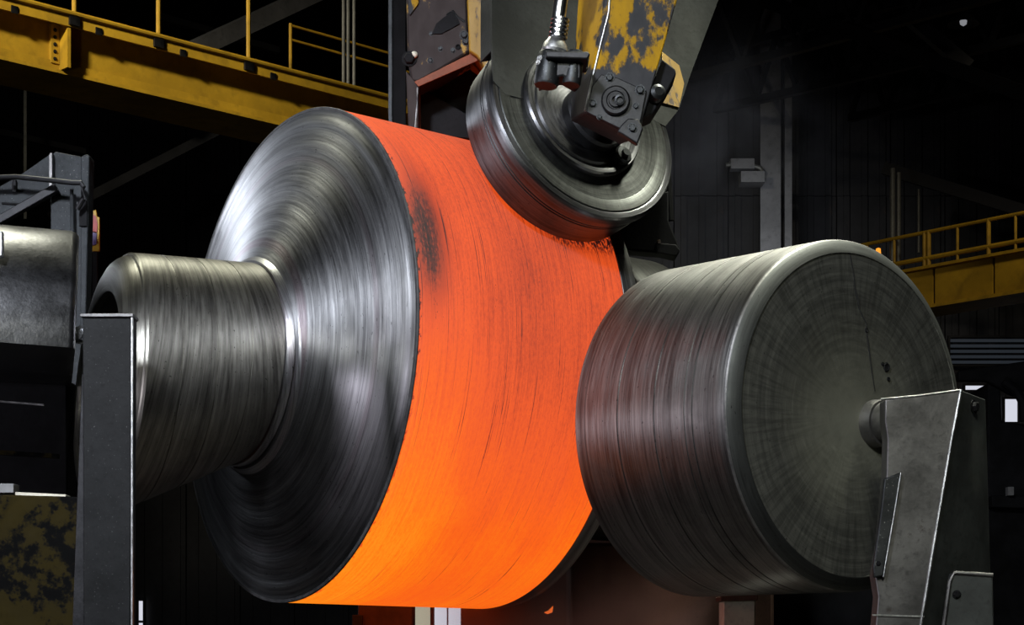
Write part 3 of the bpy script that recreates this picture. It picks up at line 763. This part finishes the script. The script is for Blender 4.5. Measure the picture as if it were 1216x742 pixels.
lathe('rim_ring', [(RU-0.040, 0.05), (RU-0.040, 0.006), (RU-0.034, 0.002), (RU-0.012, 0.004), (RU-0.004, 0.012), (RU, 0.024), (RU, 0.052)], CU, AU, M_UP, ur, 160)
lathe('roll_web', [(RU-0.041, 0.0045), (RU-0.046, 0.0), (0.42, 0.0), (0.415, 0.003), (0.36, 0.002), (0.20, 0.002)], CU, AU, M_UPF, ur, 128)

NU = -AU
def on_up(px, py, lift=0.0): return plane_hit(px, py, CU + NU*lift, NU)
sa = thing('swing_arm', 'dark grey cheek arm holding the upper roll, rising out of frame', 'arm', CU + Vector((0, 0, 0.6)))
# cheek plate: rounded bottom inside the roll rim, sides rising
e1 = Vector((0, 0, 1)).cross(NU).normalized(); e2 = NU.cross(e1)
if e1.x < 0: e1 = -e1
if e2.z < 0: e2 = -e2
poly = [on_up(584, -60), on_up(584, 40), on_up(585, 74), on_up(586, 96), on_up(600, 112), on_up(640, 122), on_up(700, 128), on_up(760, 134), on_up(790, 150), on_up(806, 130), on_up(820, 88), on_up(853, 0), on_up(872, -60)]
b = NB(); prism(b, [p + NU*0.0006 for p in poly], NU*(-0.012)); ck = obj('cheek_plate', b, M_UPFACE, sa)
b = NB(); prism(b, [on_up(584, -60, -0.012), on_up(584, 60, -0.012), on_up(700, 40, -0.012), on_up(853, 0, -0.012), on_up(872, -60, -0.012)], NU*(-0.10)); obj('arm_body', b, M_DARK, sa, 0.004)
# bearing housing rings
cr = on_up(690, 136)
lathe('bearing_ring', [(0.325, 0.0), (0.325, 0.020), (0.317, 0.030), (0.300, 0.030), (0.292, 0.022), (0.286, 0.004), (0.262, 0.002), (0.256, 0.014), (0.225, 0.020), (0.20, 0.012), (0.19, 0.002), (0, 0.002)], cr, NU, M_UP, sa, 96)
lathe('hub', [(0.165, 0.0), (0.165, 0.05), (0.155, 0.065), (0.12, 0.07), (0.11, 0.10), (0, 0.10)], cr + e1*0.05 - e2*0.03, NU, M_DARK, sa, 64)
b = NB(); prism(b, [on_up(786, 62, 0.004), on_up(806, 78, 0.004), on_up(812, 100, 0.004), on_up(806, 128, 0.004), on_up(784, 122, 0.004)], NU*0.004); obj('painted_patch', b, M_YELLOWD, sa, 0.001)
lathe('grease_cap', [(0.045, 0.0), (0.045, 0.05), (0.038, 0.06), (0.02, 0.062), (0.018, 0.075), (0, 0.075)], on_up(733, 190), NU, M_GREY, sa, 32)

# yellow box-section arm in front
ya = thing('lever_arm', 'worn yellow box-section lever arm pinned to the upper roll hub', 'arm', P(730, 60, 8.3))
YA = 8.25
def arm_pt(px, py): return P(px, py, YA + (py-134)*0.0008)
front = [(728, -60), (820, -60), (802, 0), (787, 58), (773, 103), (758, 160), (757, 165), (694.5, 134), (700, 108), (707, 70), (716, 45), (724, 10)]
bk = 0.30
fa = [(728, -60), (822, -60), (757, 165), (694.5, 134)]
F4 = [P(x, y, YA) for x, y in fa]
B4 = [P(690, -60, YA+bk), P(775, -60, YA+bk), P(737, 172, YA+bk), P(677, 143, YA+bk)]
b = NB(); hexa(b, F4+B4); obj('box_section', b, M_YELLOW, ya, 0.008)
b = NB(); tube(b, [P(728, -60, YA-0.001), P(723, 15, YA-0.001), P(712, 58, YA-0.001), P(703, 96, YA-0.001), P(695, 132, YA-0.001)], 0.0055, 8); obj('corner_weld', b, M_BRIGHT, ya)
b = NB(); plate_px(b, [(714, 88), (733, 92), (768, 108), (757, 163), (696, 133), (703, 102)], YA-0.012, 0.014); ep_ = obj('end_plate', b, M_DARK, ya, 0.004)
Nf = Vector((-0.05, -1, -0.1))
lathe('pin_boss', [(0.062, 0.0), (0.062, 0.02), (0.055, 0.028), (0.04, 0.028), (0.036, 0.022), (0.030, 0.022), (0.028, 0.034), (0.016, 0.034), (0.014, 0.016), (0, 0.016)], P(731, 120, YA-0.012), Nf, M_DARK, ya, 48)
lathe('pin_end', [(0.022, 0.0), (0.022, 0.014), (0.014, 0.016), (0.012, 0.004), (0, 0.004)], P(736, 119, YA-0.042), Nf, M_GREY, ya, 32)
for x_, y_, rr_ in ((724, 92, 0.016), (760, 107, 0.018), (704, 123, 0.015), (755, 126, 0.012), (712, 139, 0.010)):
    bolt(ep_, P(x_, y_, YA-0.012), Nf, rr_, M_GREY)
b = NB(); plate_px(b, [(738, 148), (746, 140), (758, 141), (764, 152), (757, 171), (740, 160), (733, 156)], YA-0.05, 0.05); lg_ = obj('lug', b, M_DARK, ya, 0.006)
bolt(lg_, P(751, 152, YA-0.05), Nf, 0.017, M_GREY)
b = NB(); plate_px(b, [(786, 70), (802, 82), (803, 88), (792, 108), (775, 135), (764, 140), (770, 112)], YA+0.06, 0.16); obj('side_bracket', b, M_BLACK, ya, 0.006)
lathe('side_pin', [(0.034, 0.0), (0.034, 0.05), (0.02, 0.06), (0, 0.06)], P(777, 114, YA+0.06), (0.3, -1, 0.1), M_GREY, ya, 24)

# hydraulic rod with clevis, left of the arm
hr = thing('hydraulic_rod', 'polished hydraulic rod with ribbed collar and dark clevis left of the yellow arm', 'rod', P(660, 80, 8.45))
YR = 8.13
top = P(676, -70, YR); btm = P(660, 44, YR); ax = (top-btm).normalized()
lathe('rod', [(0, 0.0), (0.030, 0.0), (0.030, 0.9), (0, 0.9)], btm + ax*0.02, ax, M_CHROME, hr, 32)
lathe('barrel', [(0.030, 0.0), (0.052, 0.0), (0.056, 0.01), (0.056, 0.8), (0.02, 0.8)], P(669, 0, YR)+ax*0.07, ax, M_DARK, hr, 32)
cp = []
for k in range(5):
    z = 0.0+k*0.018; cp += [(0.032, z), (0.040, z+0.004), (0.040, z+0.012), (0.032, z+0.016)]
lathe('ribbed_collar', cp, P(662, 46, YR), ax, M_CHROME, hr, 32)
lathe('ball_joint', [(0, -0.04), (0.045, -0.04), (0.056, -0.015), (0.050, 0.01), (0.036, 0.03), (0.030, 0.045), (0, 0.045)], P(659, 56, YR), ax, M_BRIGHT, hr, 40)
b = NB(); plate_px(b, [(648, 60), (698, 61), (701, 64), (698, 70), (648, 68)], YR-0.10, 0.20); obj('clevis_top', b, M_DARK, hr, 0.006)
for x_, y_, rr_ in ((651, 82, 0.052), (681, 81, 0.040)):
    lathe('clevis_lobe', [(0, -0.075), (rr_*0.9, -0.075), (rr_, -0.066), (rr_, 0.06), (rr_*0.9, 0.07), (0, 0.07)], P(x_, y_, YR-0.02), (0.14, 0.1, 1), M_GREY, hr, 40)
b = NB(); plate_px(b, [(645, 66), (690, 66), (690, 92), (684, 99), (668, 90), (648, 94), (640, 98), (641, 80)], YR-0.055, 0.14); obj('clevis_body', b, M_DARK, hr, 0.008)
bolt(hr, P(641, 69, YR-0.05), (-0.5, -0.8, 0.2), 0.010, M_BRIGHT)
bolt(hr, P(639, 74, YR-0.05), (-0.5, -0.8, 0.0), 0.008, M_BRIGHT)

# black guard under and behind the upper roll
sg = thing('scraper_guard', 'black scraper guard hanging behind the lower right of the upper roll', 'guard', P(770, 300, 9.75))
b = NB(); plate_px(b, [(700, 262), (794, 226), (794, 262), (808, 296), (803, 304), (786, 300), (700, 293), (688, 290)], 9.75, 0.14); obj('blade', b, M_BLACK, sg, 0.008)
b = NB(); plate_px(b, [(778, 288), (803, 290), (808, 297), (803, 304), (780, 300)], 9.70, 0.06); obj('foot', b, M_BLACK, sg, 0.006)
b = NB(); tube(b, [P(790, 180, 9.8), P(794, 230, 9.8), P(796, 262, 9.8)], 0.02, 8); obj('hanger', b, M_BLACK, sg)
b = NB(); plate_px(b, [(780, 285), (784, 284), (785, 288), (781, 289)], 9.69, 0.02); obj('tab', b, M_YELLOWD, sg, 0.001)

# yoke casting at upper centre-left
YY = 9.72
yk = thing('yoke', 'brown and yellow worn yoke casting with dark wedge opening above the band', 'yoke', P(530, 20, YY))
b = NB(); plate_px(b, [(481, -60), (552, -60), (556, 40), (560, 60), (524, 82), (496, 98), (488, 96), (484, 70)], YY, 0.30); cs_ = obj('casting', b, M_CASTING, yk, 0.012)
b = NB(); plate_px(b, [(552, -60), (583, -60), (583, 60), (581, 80), (576, 86), (572, 74), (566, 66), (557, 60)], YY-0.05, 0.34); obj('guide_plate', b, M_YELLOWD, yk, 0.008)
b = NB(); hexa(b, [P(492, 97, YY-0.01), P(497, 103, YY-0.01), P(568, 72, YY-0.01), P(562, 62, YY-0.01), P(492, 97, YY+0.3), P(497, 103, YY+0.3), P(568, 72, YY+0.3), P(562, 62, YY+0.3)]); obj('red_lit_lip', b, M_LIP, yk, 0.004)
b = NB(); plate_px(b, [(482, 84), (497, 100), (497, 158), (485, 156)], YY+0.0, 0.26); obj('leg', b, M_CASTING, yk, 0.006)
b = NB(); tube(b, [P(496, 104, YY-0.002), P(495, 130, YY-0.002), P(493, 156, YY-0.002)], 0.006, 8); obj('worn_edge', b, M_BRIGHT, yk)
b = NB(); plate_px(b, [(486, 60), (600, 50), (600, 166), (486, 160)], YY+0.34, 0.06); obj('back_plate', b, M_BLACK, yk)
b = NB(); plate_px(b, [(497, 104), (520, 116), (552, 134), (585, 150), (585, 166), (497, 160)], YY+0.24, 0.08); obj('inner_rib', b, M_BLACK, yk, 0.004)  # rib and back plate coloured black for the cavity's shade
b = NB(); plate_px(b, [(513, 40), (518, 28), (528, 20), (537, 14), (544, 22), (546, 28), (535, 34), (524, 40)], YY-0.008, 0.012); obj('core_hole', b, M_BLACK, yk)
b = NB(); tube(b, [P(530, 18, YY), P(538, 13, YY), P(543, 20, YY), P(552, 26, YY)], 0.006, 8); obj('hole_lip', b, M_GREY, yk)
b = NB(); plate_px(b, [(484, -60), (497, -60), (497, 4), (487, 18), (485, 14)], YY-0.012, 0.014); obj('paint_plate', b, M_YELLOW, yk, 0.002)
for x_, y_, rr_, m_ in ((486, 70, 0.030, M_BLACK), (523, 58, 0.010, M_GREY), (538, 60, 0.010, M_GREY), (512, 40, 0.009, M_GREY), (551, 42, 0.018, M_DARK), (553, 50, 0.015, M_DARK), (511, 72, 0.012, M_DARK)):
    bolt(cs_, P(x_, y_, YY), (0, -1, 0), rr_, m_)
lathe('dowel_hole', [(0.014, 0.0), (0.014, 0.006), (0.009, 0.008), (0.008, 0.001), (0, 0.001)], P(544, 56, YY), (0, -1, 0), M_BLACK, yk, 20)
b = NB(); bmesh.ops.create_icosphere(b, subdivisions=2, radius=0.018)
bmesh.ops.translate(b, verts=b.verts, vec=P(492, 65, YY-0.01)); obj('grease_blob', b, M_PALE, yk)

# dark guide column left of the yoke
gc = thing('guide_column', 'dark upright guide column with worn bright edge left of the yoke', 'column', (P(471, 0, 11.7).x, 11.7, 0))
pa = P(462, 0, 11.7).x; pc = P(482, 0, 11.7).x
b = NB(); box(b, (pa, 11.7, 0), (pc, 11.74, 7.5)); obj('flange', b, M_BLACK, gc, 0.004)
b = NB(); box(b, ((pa+pc)/2-0.02, 11.74, 0), ((pa+pc)/2+0.02, 12.05, 7.5)); obj('web', b, M_DARK, gc)
b = NB(); box(b, (pa-0.004, 11.685, 0), (pa+0.020, 11.70, 7.5)); obj('worn_edge', b, M_GREY, gc, 0.002)

# ================================================================== LEFT MACHINERY
YP = 7.95
lp = thing('support_post', 'dark flat-faced steel support post in front of the neck end', 'post', (P(130, 0, YP).x, YP, 0))
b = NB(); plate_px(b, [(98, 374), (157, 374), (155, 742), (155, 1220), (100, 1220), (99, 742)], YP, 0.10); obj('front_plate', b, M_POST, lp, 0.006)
b = NB(); plate_px(b, [(95, 372), (158, 372), (158, 376), (95, 376)], YP-0.012, 0.12); obj('cap_plate', b, M_BRKT, lp, 0.002)
b = NB(); plate_px(b, [(97, 444), (99, 444), (101, 1220), (78, 1220), (86, 742)], YP+0.03, 0.05); obj('gusset', b, M_DARK, lp, 0.003)
b = NB(); box(b, tuple(P(155.5, 1220, YP-0.006)), tuple(P(157.5, 376, YP-0.006)+Vector((0, 0.02, 0)))); obj('worn_edge', b, M_BRIGHT, lp, 0.001)
bolt(lp, P(96, 398, YP+0.16), (-0.3, -1, 0), 0.03, M_CHROME)

# half-round bearing cap
YC = 8.55
bc = thing('bearing_block', 'grey half-round bearing block with shiny worn side at left edge', 'bearing', P(40, 436, YC))
cb_ = P(87, 437, 8.6); ca = cb_ - Vector((0.97, 0.235, -0.04)).normalized()*0.75
axc = (cb_-ca).normalized(); Rc = 0.60
b = NB(); rings = []
Rm = axis_rot(axc); Lc = (cb_-ca).length
outl = []
for k in range(0, 49):
    th = PI*k/48
    outl.append((math.cos(th), math.sin(th)))
for s_, rad in ((0, Rc), (Lc-0.03, Rc), (Lc-0.01, Rc-0.008), (Lc, Rc-0.022)):
    rings.append([b.verts.new(ca + axc*s_ + Rm @ Vector((x*rad, y*rad, 0))) for x, y in outl])
for A_, B_ in zip(rings[:-1], rings[1:]):
    for k in range(48): b.faces.new((A_[k], A_[k+1], B_[k+1], B_[k]))
for A_, B_ in zip(rings[:-1], rings[1:]): b.faces.new((A_[0], B_[0], B_[-1], A_[-1]))
b.faces.new(rings[0]); b.faces.new(rings[-1][::-1])
obj('cap_shell', b, M_CAP, bc, ang=40)
tp = ca + axc*0.19 + Vector((0, 0, Rc-0.05))
b = NB(); box(b, tuple(P(-8, 305, 8.0)), tuple(P(3, 274, 8.0)+Vector((0, 0.03, 0)))); obj('lifting_lug', b, M_BRIGHT, bc, 0.006)

# upright and its gusset behind the cap
YK = 9.8
up = thing('steel_upright', 'dark steel upright with gusset plate behind the half-round bearing block', 'upright', (P(90, 0, YK).x, YK, 0))
b = NB(); plate_px(b, [(60, 184), (66, 180), (97, 186), (97, 800), (62, 800)], YK, 0.08); obj('web_plate', b, M_FRAME, up, 0.004)
b = NB(); plate_px(b, [(96, 186), (102, 183), (106, 184), (105, 240), (102, 360), (100, 800), (94, 800)], YK-0.06, 0.12); obj('flange', b, M_FRAME, up, 0.005)
b = NB(); plate_px(b, [(-20, 232), (22, 209), (58, 184), (62, 182), (62, 226), (30, 244), (-20, 270)], YK-0.02, 0.03); obj('gusset', b, M_FRAME, up, 0.003)
b = NB(); bar(b, P(-20, 273, YK-0.05), P(68, 223, YK-0.05), 0.05, 0.04); obj('brace', b, M_DARK, up, 0.004)
b = NB(); plate_px(b, [(58, 182), (62, 181), (62, 226), (58, 226)], YK-0.06, 0.05); obj('worn_edge', b, M_BRKT, up, 0.002)
b = NB(); tube(b, [P(85, 224, YK-0.05), P(86, 280, YK-0.05), P(85, 290, YK-0.05)], 0.010, 8); obj('conduit', b, M_FRAME, up)
b = NB(); plate_px(b, [(94, 240), (103, 238), (103, 268), (94, 268)], YK-0.075, 0.02); obj('slot', b, M_BLACK, up)
b = NB(); tube(b, [P(-15, 211, YK-0.14), P(20, 210, YK-0.14), P(60, 214, YK-0.14), P(86, 217, YK-0.14), P(96, 217, YK-0.14), P(99, 222, YK-0.14), P(99, 236, YK-0.14), P(92, 248, YK-0.12)], 0.013, 10); obj('hand_bar', b, M_DARK, up)
b = NB(); tube(b, [P(17, 214, YK-0.04), P(17, 228, YK-0.04)], 0.012, 8); obj('shackle', b, M_DARK, up)
b = NB(); plate_px(b, [(2, 240), (22, 241), (22, 243), (2, 242)], YK-0.03, 0.02); obj('slot_bar', b, M_BLACK, up)

# small warning sign beyond the frame
ws = thing('warning_sign', 'small yellow and red striped sign right of the dark steel upright', 'sign', P(114, 298, 10.6))
b = NB(); plate_px(b, [(108, 251), (114, 249), (115, 257), (118, 258), (118, 298), (108, 298)], 10.6, 0.02); obj('board', b, M_SIGNY, ws, 0.002)
b = NB(); plate_px(b, [(108, 253), (114, 257), (116, 266), (115, 276), (108, 274)], 10.59, 0.009); obj('red_field', b, M_SIGNR, ws)
b = NB(); plate_px(b, [(108, 275), (115, 277), (114, 290), (108, 292)], 10.59, 0.009); obj('violet_field', b, M_SIGNP, ws)
b = NB(); plate_px(b, [(110, 298), (115, 298), (116, 800), (109, 800)], 10.61, 0.03); obj('sign_post', b, M_BLACK, ws)

# lower left block
lb = thing('machine_base', 'dark machine base block with worn yellow paint at lower left corner', 'machine base', (P(40, 0, 8.2).x, 8.2, 0))
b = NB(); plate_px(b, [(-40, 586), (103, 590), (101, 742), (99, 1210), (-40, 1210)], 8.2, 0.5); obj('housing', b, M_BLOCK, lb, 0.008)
b = NB(); plate_px(b, [(-20, 574), (16, 574), (16, 585), (-20, 585)], 8.35, 0.1); obj('pale_strip', b, M_COLUMN, lb, 0.002)
b = NB(); plate_px(b, [(18, 584), (78, 587), (78, 591), (18, 588)], 8.3, 0.1); obj('top_strip', b, M_PALE, lb, 0.002)
db = thing('gear_case', 'black gear case in shadow under the half-round bearing block', 'machine', (P(20, 0, 8.9).x, 8.9, 0))
b = NB(); plate_px(b, [(-60, 445), (80, 450), (82, 1150), (-60, 1150)], 9.2, 0.3); obj('case', b, M_BLACK, db, 0.01)
b = NB(); bar(b, P(-20, 475, 8.9), P(52, 481, 8.9), 0.02, 0.008); obj('pipe', b, M_BRIGHT, db)
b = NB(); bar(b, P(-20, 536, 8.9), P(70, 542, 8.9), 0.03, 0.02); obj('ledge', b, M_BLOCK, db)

# ================================================================== BELOW THE ROLLS
pd = thing('roll_pedestal', 'brown steel pedestal directly under the orange band', 'pedestal', (P(457, 0, 10.6).x, 10.6, 0))
b = NB(); plate_px(b, [(425, 716), (490, 716), (490, 1100), (425, 1100)], 10.6, 0.3); obj('pillar', b, M_RUST, pd, 0.01)
b = NB(); plate_px(b, [(418, 730), (430, 730), (430, 1100), (418, 1100)], 10.55, 0.05); obj('edge_plate', b, M_DARK, pd, 0.004)
st = thing('roll_stand', 'short steel stand lit orange under the right roll', 'stand', (P(878, 0, 9.3).x, 9.3, 0))
b = NB(); plate_px(b, [(859, 711), (897, 710), (897, 1160), (857, 1160)], 9.3, 0.2); obj('pillar', b, M_PALE, st, 0.006)  # pale colour makes up for the light the roll blocks
b = NB(); plate_px(b, [(856, 708), (900, 707), (900, 713), (856, 714)], 9.28, 0.24); obj('cap', b, M_RUST, st, 0.003)
b = NB(); bar(b, P(735, 718, 10.8), P(826, 710, 10.8), 0.02, 0.01); tag(obj('tie_rod', b, M_BRKT), 'thin tie rod crossing the dark gap below the two rolls', 'rod')
bw = thing('base_wall', 'dark backing wall added behind and below the rolls', 'wall', (0.6, 12.2, 0))
b = NB(); plate_px(b, [(550, 560), (722, 560), (722, 1050), (550, 1050)], 12.4, 0.3); obj('middle_plate', b, M_RUST, bw)  # backing plates added to take the band's red glow
b = NB(); plate_px(b, [(733, 560), (1060, 560), (1060, 1050), (733, 1050)], 12.4, 0.3); obj('right_plate', b, M_BLACK, bw)
b = NB(); plate_px(b, [(722, 560), (733, 560), (733, 720), (722, 720)], 12.4, 0.3); obj('bridge_plate', b, M_RUST, bw)
em = NB(); prism(em, [P(646, 727, 9.9), P(651, 725, 9.9), P(657, 719, 9.9), P(656, 727, 9.9), P(650, 729, 9.9)], (0.0, 0.02, 0.0))
tag(obj('ember', em, M_EMBER), 'small orange ember flake falling below the orange band', 'ember')

# ------------------------------------------------------------------ smoke
def smoke(name, label, c, rad, dens, col, seed, lo=0.36):
    bm = NB(); bmesh.ops.create_icosphere(bm, subdivisions=3, radius=1.0)
    for v in bm.verts: v.co = Vector((v.co.x*rad[0], v.co.y*rad[1], v.co.z*rad[2]))
    me = bpy.data.meshes.new(name); bm.to_mesh(me); bm.free()
    m = bpy.data.materials.new(name); m.use_nodes = True; t = m.node_tree; g = G(t)
    t.nodes.remove(t.nodes['Principled BSDF'])
    pv = g.n('ShaderNodeVolumePrincipled'); g.l(pv.outputs[0], t.nodes['Material Output'].inputs['Volume'])
    pv.inputs['Color'].default_value = (*col, 1); pv.inputs['Anisotropy'].default_value = 0.2
    o = g.obj(); sc = g.n('ShaderNodeVectorMath', operation='DIVIDE'); g.l(o, sc.inputs[0]); sc.inputs[1].default_value = rad
    ln = g.n('ShaderNodeVectorMath', operation='LENGTH'); g.l(sc.outputs[0], ln.inputs[0])
    fall = g.m('SUBTRACT', 1.0, g.sm(ln.outputs['Value'], 0.1, 1.0))
    off = g.n('ShaderNodeVectorMath', operation='ADD'); g.l(o, off.inputs[0]); off.inputs[1].default_value = (seed, seed*0.7, 0)
    nz = g.sm(g.noise(off.outputs[0], scale=2.6/max(rad), detail=5, rough=0.55, dist=0.6), lo, lo+0.36)
    g.l(g.m('MULTIPLY', g.m('MULTIPLY', fall, nz), dens), pv.inputs['Density'])
    me.materials.append(m); ob = bpy.data.objects.new(name, me); COL.objects.link(ob); ob.location = c
    tag(ob, label, 'smoke', kind='stuff')
    return ob
smoke('smoke', 'thin grey smoke drifting up right of the upper roll', P(850, 165, 11.8), (0.85, 0.8, 0.8), 0.35, (0.85, 0.87, 0.95), 3.1)
smoke('smoke', 'reddish haze hanging below the orange band and right roll', P(665, 728, 10.25), (1.0, 0.75, 0.62), 1.4, (0.80, 0.40, 0.32), 8.4, 0.22)
